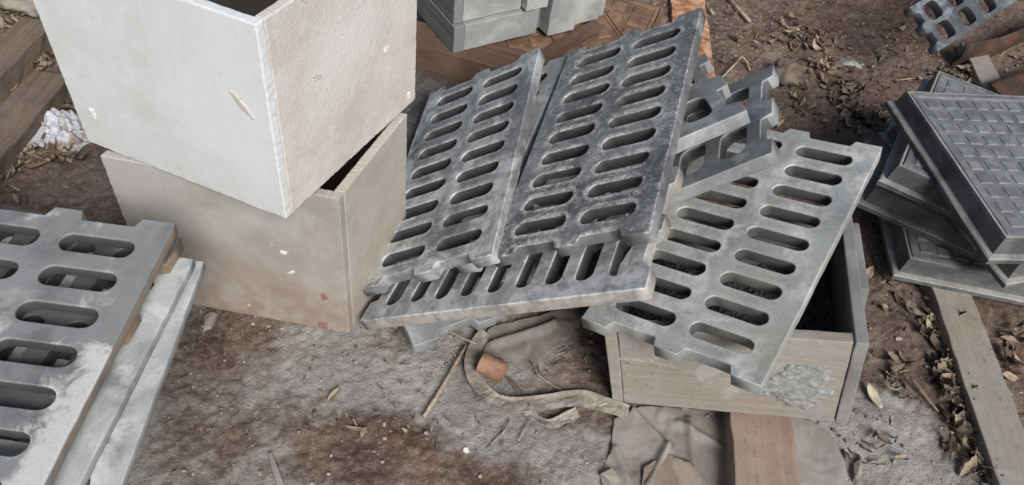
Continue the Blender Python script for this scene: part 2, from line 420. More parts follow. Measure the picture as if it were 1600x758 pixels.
tag(ground, 'brown soil yard with a patch of grey cement dust', None, None, 'structure')
def gz(x, y): return float(gh(x, y))

# ------------------------------------------------------------------ gratings
def curve_plate(name, outline, holes, thick, bev=0.0015):
    cu = bpy.data.curves.new(name, 'CURVE'); cu.dimensions = '2D'; cu.fill_mode = 'BOTH'
    cu.extrude = thick / 2 - bev; cu.bevel_depth = bev; cu.bevel_resolution = 1; cu.offset = -bev
    for pts in [outline] + holes:
        sp = cu.splines.new('POLY'); sp.points.add(len(pts) - 1)
        for p, (x, y) in zip(sp.points, pts): p.co = (x, y, 0, 1)
        sp.use_cyclic_u = True
    ob = bpy.data.objects.new(name, cu); COL.objects.link(ob)
    dg = bpy.context.evaluated_depsgraph_get(); dg.update()
    me = bpy.data.meshes.new_from_object(ob.evaluated_get(dg))
    bpy.data.objects.remove(ob); bpy.data.curves.remove(cu)
    me.name = name
    me.transform(Matrix.Translation((0, 0, -thick / 2)))
    me.update()
    return me

def dense(pts, step, jit, rnd):
    out = []
    n = len(pts)
    for i in range(n):
        a = Vector(pts[i]); b = Vector(pts[(i + 1) % n])
        L = (b - a).length; k = max(1, int(L / step))
        for j in range(k):
            p = a.lerp(b, j / k)
            out.append((p.x + rnd.uniform(-jit, jit), p.y + rnd.uniform(-jit, jit)))
    return out

def capsule(cx, cy, hl, r, rnd, n=7, rc=None):
    """slot along x: half length hl (to the tip), half width r, corner radius rc"""
    rc = r if rc is None else rc
    pts = []
    for sx, sy, a0 in ((1, -1, -90), (1, 1, 0), (-1, 1, 90), (-1, -1, 180)):
        for i in range(n):
            a = R(a0 + 90 * i / (n - 1))
            if rc == r and i == n - 1 and sx == 1 and sy == -1: continue
            if rc == r and i == n - 1 and sx == -1 and sy == 1: continue
            pts.append((cx + sx * (hl - rc) + rc * math.cos(a) + rnd.uniform(-.0003, .0003), cy + sy * (r - rc) + rc * math.sin(a) + rnd.uniform(-.0003, .0003)))
    return pts

def ear_outline(W2, L2, c_ear, m_ear, depth, ch=.007):
    """plate with two corner ears and a centre ear at each short end"""
    top = [(W2, L2), (c_ear, L2), (c_ear - ch, L2 - depth), (m_ear + ch, L2 - depth), (m_ear, L2), (-m_ear, L2), (-m_ear - ch, L2 - depth), (-c_ear + ch, L2 - depth), (-c_ear, L2), (-W2, L2)]
    bot = [(-x, -y) for x, y in top]
    return top + bot

T = 0.027
def grating_mesh(name, seed):
    rnd = random.Random(seed)
    out = dense(ear_outline(.156, .300, .108, .020, .017), .02, .0006, rnd)
    holes = [capsule(sx * GC + rnd.uniform(-.0012, .0012), k * GP + rnd.uniform(-.0008, .0008), GS + rnd.uniform(-.0015, .0012), GR + rnd.uniform(-.0010, .0006), rnd) for sx in (-1, 1) for k in range(-4, 5)]
    return curve_plate(name, out, holes, T)
def wide_mesh(name, seed, W2=.150, L2=.28, rows=3, pitch=.082, hl=.042, r=.026, c=.070):
    rnd = random.Random(seed)
    out = dense(ear_outline(W2, L2, W2 * .72, W2 * .17, .022, .006), .02, .0006, rnd)
    holes = [capsule(sx * c, L2 - .075 - k * pitch, hl, r, rnd, 5, .018) for sx in (-1, 1) for k in range(int((2 * L2 - .11) / pitch))]
    return curve_plate(name, out, holes, T)
GM = [grating_mesh('slotted_grating', 3), grating_mesh('slotted_grating', 4)]
WM = wide_mesh('wide_slot_grating', 5)

def put_mesh(name, me, mw, material, label, cat, group=None, thin=1.0):
    me = me.copy()
    if thin != 1.0: me.transform(Matrix.Diagonal((1, 1, thin, 1)))
    me.materials.clear(); me.materials.append(material)
    o = link(bpy.data.objects.new(name, me)); o.matrix_world = mw
    return tag(o, label, cat, group)
GG = 'slotted castings lying in the yard'
put_mesh('slotted_grating', GM[0], frame((.1307, 1.1588, .3584), (.7743, -.1782, .6072), 0, (-.6146, .0167, .7887)), MT['cast_chalky'], 'dark slotted grating with chalky white scratches round its slots, topmost of the central pile', 'grating', GG)
put_mesh('slotted_grating', GM[1], frame((-.1446, 1.1912, .1792), (.7909, -.0614, .6088), 0, (-.611, -.0261, .7912)), MT['cast_patchy'], 'dark slotted grating with pale patches leaning beside the lower box', 'grating', GG)
put_mesh('slotted_grating', GM[0], frame((.004, .963, .197), (-.201, -.979, .021), 0, (-.563, .133, .816)), MT['cast_pale'], 'pale grey slotted grating lying crosswise beneath the central pile, its slots pointing at the viewer', 'grating', GG)
put_mesh('slotted_grating', GM[1], frame((.3982, .9921, .3138), (.847, -.4458, .2894), 0, (-.3093, .0295, .9505)), MT['cast_green'], 'greenish grey slotted grating resting on top of the open wooden crate', 'grating', GG)
# the sliver squeezed between the two leaning gratings
gx_, gy_, gn_ = Vector((.7743, -.1782, .6072)), Vector((.1507, .9839, .0966)), Vector((-.6146, .0167, .7887))
rot = Matrix.Rotation(R(-3.2), 3, gn_)
ox = Vector((.1307, 1.1588, .3584)) - gx_ * .338 - gn_ * .009 + gy_ * .012
put_mesh('slotted_grating', GM[0], frame(ox, rot @ gx_, 0, gn_), MT['cast_white'], 'whitish grating mostly hidden, only a narrow sliver showing between the two leaning gratings', 'grating', GG)
# wide-slot pieces wedged behind the pile
def corner_frame(B, u, v, W2, L2):
    """B: corner at (+W2?) u runs along the end, v along the length away from the end"""
    u = Vector(u).normalized(); v = Vector(v); v = (v - u * v.dot(u)).normalized()
    n = u.cross(-v)
    if n.z < 0: u_, n = -u, -n
    else: u_ = u
    o = Vector(B) + u * W2 + v * L2
    return frame(o, u_, 0, n)
# a corner peeking out under the crosswise grating
put_mesh('slotted_grating', GM[1], corner_frame(at(648, 541, .036), at(757, 502, .036) - at(648, 541, .036), Vector((-.3, .9, .0)), .156, .30), MT['cast_plain'], 'grating whose notched end peeks out on the ground under the crosswise grating', 'grating', GG)

put_mesh('wide_slot_grating', WM, corner_frame((.404, 1.027, .465), (.137, .988, -.066), (-.138, .010, -.140), .150, .28), MT['cast_plain'], 'grey wide-slot grating with three stubby ears standing out to the right of the pile', 'grating', GG)
put_mesh('wide_slot_grating', WM, corner_frame((.365, 1.118, .475), (-.120, .953, -.270), (-.113, -.035, -.068), .150, .28), MT['cast_plain'], 'grey wide-slot grating wedged under the topmost grating, one large hole showing', 'grating', GG)
NM = wide_mesh('channel_grating', 6, .074, .30, 5, .11, .026, .034, .033)
put_mesh('channel_grating', NM, corner_frame((1.089, 1.979, .165), (-.658, .587, .472), (.333, .338, .045), .074, .30), MT['cast_bluish'], 'narrow bluish grating with two rows of rounded holes, propped on rusty scrap', 'grating', GG)

# ------------------------------------------------------------------ stack of gratings in the near left corner
st = 'gratings stacked in the near corner'
put_mesh('slotted_grating', GM[1], frame((-.634, .4107, .3956), (.999, .0446, 0), 0, (0, -.0076, 1)), MT['cast_smear'], 'grating smeared with white paint on top of the stack at the near left', 'grating', st, .78)
put_mesh('slotted_grating', GM[0], frame((-.790, .560, .3745), (.02, 1.0, 0), 0, (0, -.004, 1)), MT['cast_rustedge'], 'grating with brown stained ears, second from the top of the near left stack', 'grating', st)
c0 = at(303, 405, .346); c1 = at(124, 757, .346); dv = (c0 - c1).normalized(); du = Vector((dv.y, -dv.x, 0))
put_mesh('slotted_grating', GM[0], frame(c0 - dv * .30 - du * .156, du, 0, (0, 0, 1)), MT['cast_white'], 'whitish plate, third from the top of the near left stack', 'grating', st, .62)
c0 = at(319, 408, .328); c1 = at(190, 757, .328); dv = (c0 - c1).normalized(); du = Vector((dv.y, -dv.x, 0))
put_mesh('slotted_grating', GM[1], frame(c0 - dv * .30 - du * .156, du, 0, (0, 0, 1)), MT['cast_white'], 'pale lowest plate of the near left stack, its long edge jutting out to the right', 'grating', st, .62)

# ------------------------------------------------------------------ mould boxes
def slab(name, c8, material, parent, seg=(14, 10), amp=.0012, seed=0):
    """a board from 8 corners: 4 of the outer face (bl, br, tr, tl) and 4 of the inner; edges slightly worn"""
    o, i = c8[:4], c8[4:]
    bm = bmesh.new(); nu, nv = seg
    def grid(q, flip):
        g = []
        for b in range(nv + 1):
            row = []
            for a in range(nu + 1):
                u, v = a / nu, b / nv
                p = (q[0].lerp(q[1], u)).lerp(q[3].lerp(q[2], u), v)
                row.append(p)
            g.append(row)
        return g
    go, gi = grid(o, 0), grid(i, 0)
    nrm = ((o[1] - o[0]).cross(o[3] - o[0])).normalized()
    rnd = random.Random(seed)
    ver_o = []; ver_i = []
    for b in range(nv + 1):
        ro, ri = [], []
        for a in range(nu + 1):
            e = (a in (0, nu)) or (b in (0, nv))
            k = amp * (.8 if e else .03)
            ro.append(bm.verts.new(go[b][a] + Vector((rnd.uniform(-k, k), rnd.uniform(-k, k), rnd.uniform(-k, k)))))
            ri.append(bm.verts.new(gi[b][a] + Vector((rnd.uniform(-k, k), rnd.uniform(-k, k), rnd.uniform(-k, k)))))
        ver_o.append(ro); ver_i.append(ri)
    for b in range(nv):
        for a in range(nu):
            bm.faces.new((ver_o[b][a], ver_o[b][a + 1], ver_o[b + 1][a + 1], ver_o[b + 1][a]))
            bm.faces.new((ver_i[b][a], ver_i[b + 1][a], ver_i[b + 1][a + 1], ver_i[b][a + 1]))
    ring_o = [ver_o[0][a] for a in range(nu)] + [ver_o[b][nu] for b in range(nv)] + [ver_o[nv][a] for a in range(nu, 0, -1)] + [ver_o[b][0] for b in range(nv, 0, -1)]
    ring_i = [ver_i[0][a] for a in range(nu)] + [ver_i[b][nu] for b in range(nv)] + [ver_i[nv][a] for a in range(nu, 0, -1)] + [ver_i[b][0] for b in range(nv, 0, -1)]
    n = len(ring_o)
    for k in range(n):
        bm.faces.new((ring_o[k], ring_i[k], ring_i[(k + 1) % n], ring_o[(k + 1) % n]))
    bmesh.ops.recalc_face_normals(bm, faces=bm.faces)
    ob = bm_obj(name, bm, material, parent, False)
    b = ob.modifiers.new('worn_edge', 'BEVEL'); b.width = .0022; b.segments = 2; b.limit_method = 'ANGLE'; b.angle_limit = R(50)
    return ob

def mould_box(label, N, L, Rr, z0, h, th, mats, top_shift=(0, 0), seed=0):
    """open box: near corner N, left corner L, right corner Rr (xy at z0), height h, board thickness th"""
    N, L, Rr = [Vector((p[0], p[1], z0)) for p in (N, L, Rr)]
    B = L + Rr - N
    t = empty('mould_box', (N + B) / 2)
    t['label'] = label; t['category'] = 'box'
    inv = Matrix.Translation(-t.location)
    up = Vector((top_shift[0], top_shift[1], h))
    el = (L - N).normalized(); er = (Rr - N).normalized()
    def board(a, b, inw, mat, k):
        c = [a, b, b + up, a + up, a + inw * th, b + inw * th, b + inw * th + up, a + inw * th + up]
        slab('side_panel', [inv @ p for p in c], mat, t, (64, 56), .0006, seed=seed + k)
    board(L, N, er, mats[0], 1)                             # front-left board runs full length
    board(N + er * th * 1.02, Rr, el, mats[1], 2)           # right board butts behind it
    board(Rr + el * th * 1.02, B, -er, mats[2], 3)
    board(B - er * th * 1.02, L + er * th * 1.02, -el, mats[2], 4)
    return t
h2 = .372
b2L, b2N, b2R = at(155, 243, h2), at(529, 311, h2), at(627, 178, h2)
dirR = (b2R - b2N).normalized()
dirR = (dirR + Vector((.04, 0, 0))).normalized()
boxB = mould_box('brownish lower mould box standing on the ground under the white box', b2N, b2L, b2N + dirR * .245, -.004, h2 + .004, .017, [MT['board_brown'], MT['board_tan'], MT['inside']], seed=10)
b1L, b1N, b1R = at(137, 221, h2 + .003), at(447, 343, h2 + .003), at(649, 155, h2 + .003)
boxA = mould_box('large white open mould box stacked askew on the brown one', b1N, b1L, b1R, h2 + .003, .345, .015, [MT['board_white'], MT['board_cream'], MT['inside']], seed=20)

def blob_patch(name, cx, cy, rx, ry, plane_y, mat, parent, seed, n=46, thick=.004, rough=.42):
    vs, fs, keep = [], [], {}
    for j in range(n + 1):
        for i in range(n + 1):
            u = (i / n - .5) * 2.4; v = (j / n - .5) * 2.4
            r = math.hypot(u, v) + rough * float(fbm(u * 1.7 + seed, v * 1.7, seed, 5, .6)) * 1.8
            h = max(0, min(1, (1.0 - r) / .16))
            z = thick * (h ** .6) * (.6 + 1.2 * abs(float(fbm(u * 7, v * 7, seed + 9, 3)))) 
            keep[(i, j)] = h > 0
            vs.append((cx + u * rx, plane_y - z - (.0006 if h > 0 else -.0008), cy + v * ry))
    for j in range(n):
        for i in range(n):
            q = [(i, j), (i + 1, j), (i + 1, j + 1), (i, j + 1)]
            if any(keep[k] for k in q): fs.append([b * (n + 1) + a for a, b in q])
    return mesh_obj(name, vs, fs, mat, parent, True)
def patch_on(name, parent, px, py, P0, nrm, rx, ry, ang, mat, seed, thick=.0008):
    """thin splash stuck on a panel face"""
    nrm = Vector(nrm).normalized(); o = Vector((0, 0, CAM_H))
    d = Vector(CM @ np.array([(px - 800) / 1200, (py - 379) / 1200, 1.0]))
    p = o + d * ((Vector(P0) - o).dot(nrm) / d.dot(nrm))
    ob = blob_patch(name, 0, 0, rx, ry, 0, mat, None, seed, 26, thick, .5)
    z = Vector((0, 0, 1)); y = -nrm; x = y.cross(z).normalized(); z = x.cross(y)
    mw = Matrix.Translation(p + nrm * .0008) @ Matrix((x, y, z)).transposed().to_4x4() @ Matrix.Rotation(ang, 4, 'Y')
    ob.matrix_world = mw
    ob.parent = parent; ob.matrix_parent_inverse = Matrix.Translation(-Vector(parent.location))
    return ob
# ------------------------------------------------------------------ tilted wooden crate
nA = (b1N - b1L).cross(Vector((0, 0, 1))).normalized()
nB = (b1R - b1N).cross(Vector((0, 0, 1))).normalized()
nC = (b2N - b2L).cross(Vector((0, 0, 1))).normalized()
patch_on('paint_splash', boxA, 145, 178, b1N, nA, .005, .011, .3, MT['white_chip'], 3)
patch_on('dirt_scrape', boxA, 378, 164, b1N, nA, .005, .020, -.7, MT['scrape'], 5, .0004)
patch_on('paint_splash', boxA, 603, 78, b1N, nB, .006, .006, 0, MT['white_chip'], 9)
patch_on('paint_splash', boxA, 639, 149, b1N, nB, .005, .009, 0, MT['white_chip'], 11)
patch_on('dirt_scrape', boxA, 492, 120, b1N, nB, .012, .004,   .5, MT['scrape'], 13, .0006)
patch_on('paint_splash', boxB, 443, 394, b2N, nC, .006, .004, 0, MT['white_chip'], 15)
patch_on('paint_splash', boxB, 455, 425, b2N, nC, .007, .003, -.5, MT['white_chip'], 17)
patch_on('red_stain', boxB, 508, 464, b2N, nC, .006, .009, 0, MT['red_paint'], 19, .0003)
patch_on('red_stain', boxB, 506, 508, b2N, nC, .009, .010, .4, MT['red_paint'], 21, .0003)
cr = empty('wooden_crate', (0, 0, 0))
cz = -.006
cr.matrix_world = frame((.241, .788, cz), (.960, -.078, .268), 0, (-.266, .025, .964))
tag(cr, 'tilted open wooden crate with grey cement stuck on its front board', 'crate')
def cboard(name, x0, x1, y0, y1, z0, z1, mat, seed):
    p = lambda x, y, z: Vector((x, y, z))
    return slab(name, [p(x0, y0, z0), p(x1, y0, z0), p(x1, y0, z1), p(x0, y0, z1), p(x0, y1, z0), p(x1, y1, z0), p(x1, y1, z1), p(x0, y1, z1)], mat, cr, (max(2, int((x1 - x0) / .025)), 8), .0009, seed)
CW, CH, CD, CT = .419, .236, .315, .021
front = cboard('front_board', CT + .001, CW - CT - .001, .003, .003 + CT, 0, CH - .004, MT['crate_wood'], 31)
cboard('side_board', 0, CT, 0, CD, 0, CH, MT['crate_wood'], 32)
cboard('side_board', CW - CT, CW, 0, CD, 0, CH, MT['crate_side'], 33)
cboard('back_board', CT + .001, CW - CT - .001, CD - CT, CD - .003, 0, CH - .004, MT['crate_dark'], 34)
# an outer cleat along the far right side
cboard('cleat', CW + .001, CW + .018, .14, CD - .01, .02, CH - .03, MT['crate_side'], 35)
# cement lump stuck on the front board
blob_patch('cement_lump', .318, .100, .064, .052, .003, MT['cement'], cr, 5)
blob_patch('cement_lump', .345, .148, .030, .016, .003, MT['cement'], cr, 12, 30, .002)
blob_patch('putty_smear', .060, .135, .035, .012, .003, MT['crate_wood'], cr, 3, 30, .002)
# char gravel inside
cmw = cr.matrix_world.copy()
def gravel_bed():
    n = 110; vs = []; fs = []
    for j in range(n + 1):
        for i in range(n + 1):
            x = CT + (CW - 2 * CT) * i / n; y = CT + .004 + (CD - 2 * CT - .004) * j / n
            z = .095
            vs.append([x, y, z])
    vs = np.array(vs)
    vs[:, 2] += fbm(vs[:, 0] * 20, vs[:, 1] * 20, 8, 3) * .015 + np.abs(fbm(vs[:, 0] * 130, vs[:, 1] * 130, 9, 2)) * .012
    for j in range(n):
        for i in range(n): fs.append((j * (n + 1) + i, j * (n + 1) + i + 1, (j + 1) * (n + 1) + i + 1, (j + 1) * (n + 1) + i))
    o = mesh_obj('gravel', vs, fs, MT['char'], None)
    o.matrix_world = cmw
    return tag(o, 'black gravel lying inside the tilted wooden crate', 'gravel', None, 'stuff')
gravel_bed()

# ------------------------------------------------------------------ manhole cover units
def ring_mesh(name, rings, mat, parent):
    """square rings (half, z) lofted"""
    vs, fs = [], []
    n = 12
    def sq(h):
        p = []
        cs = [(-h, -h), (h, -h), (h, h), (-h, h)]
        for k in range(4):
            a, b = cs[k], cs[(k + 1) % 4]
            for i in range(n): p.append((a[0] + (b[0] - a[0]) * i / n, a[1] + (b[1] - a[1]) * i / n))
        return p
    rnd = random.Random(len(rings))
    for h, z in rings:
        for x, y in sq(h): vs.append((x + rnd.uniform(-.0005, .0005), y + rnd.uniform(-.0005, .0005), z + rnd.uniform(-.0004, .0004)))
    m = 4 * n
    for r in range(len(rings) - 1):
        for k in range(m):
            fs.append((r * m + k, r * m + (k + 1) % m, (r + 1) * m + (k + 1) % m, (r + 1) * m + k))
    o = mesh_obj(name, vs, fs, mat, parent)
    return o
HU = .0555
pad_me = None
def pad_mesh():
    a, b, h = .0140, .0120, .0022
    vs = [(-a, -a, 0), (a, -a, 0), (a, a, 0), (-a, a, 0), (-b, -b, h), (b, -b, h), (b, b, h), (-b, b, h)]
    fs = [(0, 1, 5, 4), (1, 2, 6, 5), (2, 3, 7, 6), (3, 0, 4, 7), (4, 5, 6, 7)]
    me = bpy.data.meshes.new('raised_square'); me.from_pydata(vs, [], fs); me.update(); return me
PAD = {}
def cover_unit(label, cx, cy, ang, z0, key='cover', pads='single', tilt=None, size=1.0):
    n_, p_ = (10, .040) if key == 'cover' else (6, .065)
    t = empty('manhole_cover')
    m = Matrix.Translation((cx, cy, z0)) @ Matrix.Rotation(ang, 4, 'Z')
    if tilt is not None: m = Matrix.Translation((cx, cy, z0)) @ tilt.to_4x4() @ Matrix.Rotation(ang, 4, 'Z')
    if size != 1.0: m = m @ Matrix.Scale(size, 4)
    t.matrix_world = m
    tag(t, label, 'manhole cover', 'cast cover units')
    fm = MT['cover_frame'] if key == 'cover' else MT[key]
    pm = MT[key]
    rings = [(.215, .001), (.242, 0), (.2425, .011), (.240, .0135), (.229, .015), (.2245, .049), (.2225, HU - .001), (.2180, HU), (.2172, HU - .0005), (.2168, HU - .012), (.2155, HU - .013)]
    ring_mesh('frame', rings, fm, t)
    ring_mesh('gap', [(.2170, HU - .0128), (.20, HU - .0128)], MT['gap'], t)
    ring_mesh('panel', [(.2146, HU - .014), (.2146, HU - .0012), (.2135, HU - .0004), (.207, HU), (.204, HU - .0002), (.2025, HU - .0030), (.001, HU - .0030)], pm, t)
    zz = HU - .0031
    if pads == 'single':
        if key not in PAD:
            PAD[key] = pad_mesh(); PAD[key].materials.append(pm)
        for j in range(n_):
            for i in range(n_):
                o = bpy.data.objects.new('raised_square', PAD[key]); COL.objects.link(o); o.parent = t
                o.location = ((i - (n_ - 1) / 2) * p_, (j - (n_ - 1) / 2) * p_, zz)
                if key != 'cover': o.scale = (1.5, 1.5, 2.2)
    else:
        vs, fs = [], []
        for j in range(10):
            for i in range(10):
                k = len(vs); x = (i - 4.5) * .04; y = (j - 4.5) * .04; a, b, h = .0140, .0120, .0022
                vs += [(x - a, y - a, zz), (x + a, y - a, zz), (x + a, y + a, zz), (x - a, y + a, zz), (x - b, y - b, zz + h), (x + b, y - b, zz + h), (x + b, y + b, zz + h), (x - b, y + b, zz + h)]
                fs += [[q + k for q in f] for f in ((0, 1, 5, 4), (1, 2, 6, 5), (2, 3, 7, 6), (3, 0, 4, 7), (4, 5, 6, 7))]
        tag(mesh_obj('raised_squares', vs, fs, pm, t), None, None, None, 'stuff')
    return t
def unit_from_corner(label, corner, ex, z0, sx=1, sy=1, **kw):
    """corner of the flange, ex: direction of one side leaving it; the other side leaves to its left (ccw)"""
    ex = Vector((ex[0], ex[1], 0)).normalized(); ey = Vector((-ex.y, ex.x, 0))
    c = Vector((corner[0], corner[1], 0)) + (ex * sx + ey * sy) * .242
    return cover_unit(label, c.x, c.y, math.atan2(ex.y, ex.x), z0, **kw)
zb = .030
unit_from_corner('lowest manhole cover of the stack on the right, resting on the timber beam', at(1394, 433, zb + .006), (.998, -.05), zb, pads='joined')
unit_from_corner('second lowest manhole cover of the stack, its corner jutting furthest left', at(1336, 322, zb + HU), (.913, -.405), zb + HU, pads='joined')
dl = Vector((-.365, .931)); dx = Vector((dl.y, -dl.x))
unit_from_corner('middle manhole cover of the stack, turned like the top one and shoved forward', at(1567, 451, zb + 2 * HU), dx, zb + 2 * HU, pads='joined')
unit_from_corner('second highest manhole cover of the stack, turned askew under the top one', at(1369, 288, zb + 3 * HU), (.905, -.424), zb + 3 * HU, pads='joined')
cover_unit('topmost manhole cover of the stack with a full grid of raised squares', 1.0885 + .0, 1.3564, math.atan2(.207, .978), zb + 4 * HU)

# ------------------------------------------------------------------ timbers
def beam(name, a, b, w, z0, z1, mat, label, cat='timber', tilt=0.0, seed=0, group=None):
    """squared timber from a to b (xy of the axis), width w, from z0 to z1"""
    a = Vector((a[0], a[1], 0)); b = Vector((b[0], b[1], 0)); d = (b - a); L = d.length; d.normalize()
    rnd = random.Random(seed); nseg = max(8, int(L / .03)); bm = bmesh.new(); rows = []
    hh = (z1 - z0)
    prof = [(-.5, 0), (-.5, .5), (-.5, 1), (0, 1), (.5, 1), (.5, .5), (.5, 0), (0, 0)]
    for i in range(nseg + 1):
        x = (i / nseg - .5) * L
        wob = .0018
        rows.append([bm.verts.new((x + (rnd.uniform(-.002, .002) if i in (0, nseg) else 0), p * w + rnd.uniform(-wob, wob), q * hh + rnd.uniform(-wob, wob) * (1 if q > 0 else .3))) for p, q in prof])
    for i in range(nseg):
        for k in range(8):
            bm.faces.new((rows[i][k], rows[i][(k + 1) % 8], rows[i + 1][(k + 1) % 8], rows[i + 1][k]))
    bm.faces.new(rows[0]); bm.faces.new(rows[-1][::-1])
    bmesh.ops.recalc_face_normals(bm, faces=bm.faces)
    o = bm_obj(name, bm, mat, None, False)
    bv = o.modifiers.new('worn_edge', 'BEVEL'); bv.width = .003; bv.segments = 2; bv.limit_method = 'ANGLE'; bv.angle_limit = R(50)
    o.matrix_world = Matrix.Translation(((a + b) / 2 + Vector((0, 0, z0)))) @ Matrix.Rotation(math.atan2(d.y, d.x), 4, 'Z') @ Matrix.Rotation(tilt, 4, 'Y')
    return tag(o, label, cat, group)
beam('wooden_timber', (-1.150, .80), (-1.160, 1.402), .088, -.02, .048, MT['timber_dark'], 'brown timber beam beside the crumpled newspaper', seed=1)
beam('wooden_timber', (-1.305, .95), (-1.300, 1.60), .085, -.02, .048, MT['timber_dark'], 'brown timber beam at the far left edge beyond the newspaper', seed=2)
beam('wooden_timber', (1.010, .40), (.985, 1.52), .092, -.015, .030, MT['timber_pale'], 'long pale timber beam running under the stack of manhole covers', seed=3)
beam('wooden_timber', (1.345, 1.15), (1.352, 2.30), .074, -.015, .030, MT['timber_pale'], 'short stretch of timber behind the stack of manhole covers', seed=4)
beam('plank', (.513, .45), (.510, 1.15), .118, -.02, .046, MT['timber'], 'flat reddish plank lying under the front of the wooden crate', 'plank', seed=5)
beam('wooden_timber', (-.50, 1.74), (.04, 1.63), .10, .04, .128, MT['timber_red_shaded'], 'shade-darkened red timber under the grey form boxes', seed=6)
_a, _b = at(852, 86, .122), at(936, 34, .122)
beam('wooden_timber', (_a.x, _a.y), (_b.x, _b.y), .046, .085, .122, MT['timber_red_shaded'], 'orange brown batten slanting under the grey form boxes', seed=7)
beam('timber_block', (-.80, .42), (-.58, .42), .34, -.01, .310, MT['timber_dark'], 'timber block under the near left stack of gratings', seed=8)

# ------------------------------------------------------------------ stacked mould frames at the top
def mould_frame(label, origin, ang, z0, h, parts, mat, mat2, seed):
    t = empty('form_box', (origin[0], origin[1], z0)); t.rotation_euler = (0, 0, ang)
    tag(t, label, 'form box', 'form boxes stacked behind the pile')
    for k, (nm, x0, x1, y0, y1, q0, q1, mm) in enumerate(parts):
        p = lambda x, y, z: Vector((x, y, z * h))
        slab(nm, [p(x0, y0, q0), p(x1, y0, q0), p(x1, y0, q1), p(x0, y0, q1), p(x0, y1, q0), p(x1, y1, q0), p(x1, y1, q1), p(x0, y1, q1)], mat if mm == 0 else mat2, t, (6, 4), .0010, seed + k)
    return t
o1 = at(708, 84, .130); e1 = at(942, 26, .130); fa = math.atan2(e1.y - o1.y, e1.x - o1.x); fl = (e1 - o1).length
h1 = .075
mould_frame('lower grey green form box of the stack behind the pile', o1, fa, .130, h1, [
    ('side_board', 0, .030, 0, .40, 0, 1, 1), ('front_board', .0305, fl * .53, .001, .05, 0, .985, 0), ('ear_block', fl * .575, fl * .76, -.022, .06, -.02, 1.55, 0),
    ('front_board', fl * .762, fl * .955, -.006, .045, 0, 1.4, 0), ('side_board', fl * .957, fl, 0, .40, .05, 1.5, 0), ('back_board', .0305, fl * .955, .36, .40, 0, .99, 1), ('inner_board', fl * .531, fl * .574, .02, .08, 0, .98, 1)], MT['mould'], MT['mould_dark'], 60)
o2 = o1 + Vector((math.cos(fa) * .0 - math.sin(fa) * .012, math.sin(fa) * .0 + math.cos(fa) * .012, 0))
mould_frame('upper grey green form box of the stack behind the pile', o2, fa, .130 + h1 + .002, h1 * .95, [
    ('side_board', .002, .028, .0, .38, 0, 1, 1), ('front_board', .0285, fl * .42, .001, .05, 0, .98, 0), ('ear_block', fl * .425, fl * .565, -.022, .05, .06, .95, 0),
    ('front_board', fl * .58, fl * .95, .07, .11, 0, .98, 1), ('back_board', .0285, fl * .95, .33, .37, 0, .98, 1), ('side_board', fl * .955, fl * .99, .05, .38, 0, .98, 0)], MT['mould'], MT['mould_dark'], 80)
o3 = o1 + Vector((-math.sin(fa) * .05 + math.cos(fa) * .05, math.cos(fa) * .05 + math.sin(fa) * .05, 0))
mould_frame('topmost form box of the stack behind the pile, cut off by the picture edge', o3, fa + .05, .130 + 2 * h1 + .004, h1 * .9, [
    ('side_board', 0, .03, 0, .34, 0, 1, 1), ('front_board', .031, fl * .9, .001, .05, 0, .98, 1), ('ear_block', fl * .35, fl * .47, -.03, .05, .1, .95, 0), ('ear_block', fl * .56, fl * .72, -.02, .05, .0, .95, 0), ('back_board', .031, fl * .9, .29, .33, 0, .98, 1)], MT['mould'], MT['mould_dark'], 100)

# brown and black covers lying behind the pile
unit_from_corner('brown dusty manhole cover nearest the rusty bar behind the pile', at(1042, 24, .05), (-.98, .10), .0, 1, -1 if False else 1, key='cover_brown', pads='joined') if False else None
def cover_at_right_corner(label, px, py, z, ex, **kw):
    ex = Vector((ex[0], ex[1])).normalized()           # side leaving the corner to the left-back
    ey = Vector((-ex.y, ex.x))                          # ccw: towards the viewer-left
    c = at(px, py, z); k = .242 * kw.get('size', 1.0)
    cc = Vector((c.x, c.y)) + ex * k + ey * k
    return cover_unit(label, cc.x, cc.y, math.atan2(ex.y, ex.x), z - HU * kw.get('size', 1.0) * .5, **kw)
cover_at_right_corner('brown dusty manhole cover behind the topmost grating, nearest the rusty bar', 1044, 22, .0278, (-.96, .22), key='cover_brown', pads='single')
_p, _q = at(938, 4, .112), at(980, 60, .112)
_d = Vector((_p.x - _q.x, _p.y - _q.y)).normalized(); _l = Vector((-_d.y, _d.x))
_m = Vector(((_p.x + _q.x) / 2, (_p.y + _q.y) / 2)) + _l * .222 - _d * .02
cover_unit('brown manhole cover lying on the other brown one, half under the form boxes', _m.x, _m.y, math.atan2(_d.y, _d.x), .0562, key='cover_brown', pads='single')
cover_unit('blackish manhole cover in the gap between the white box and the form boxes', -.26, 1.56, R(-24), -.008, key='cover_black', pads='single')

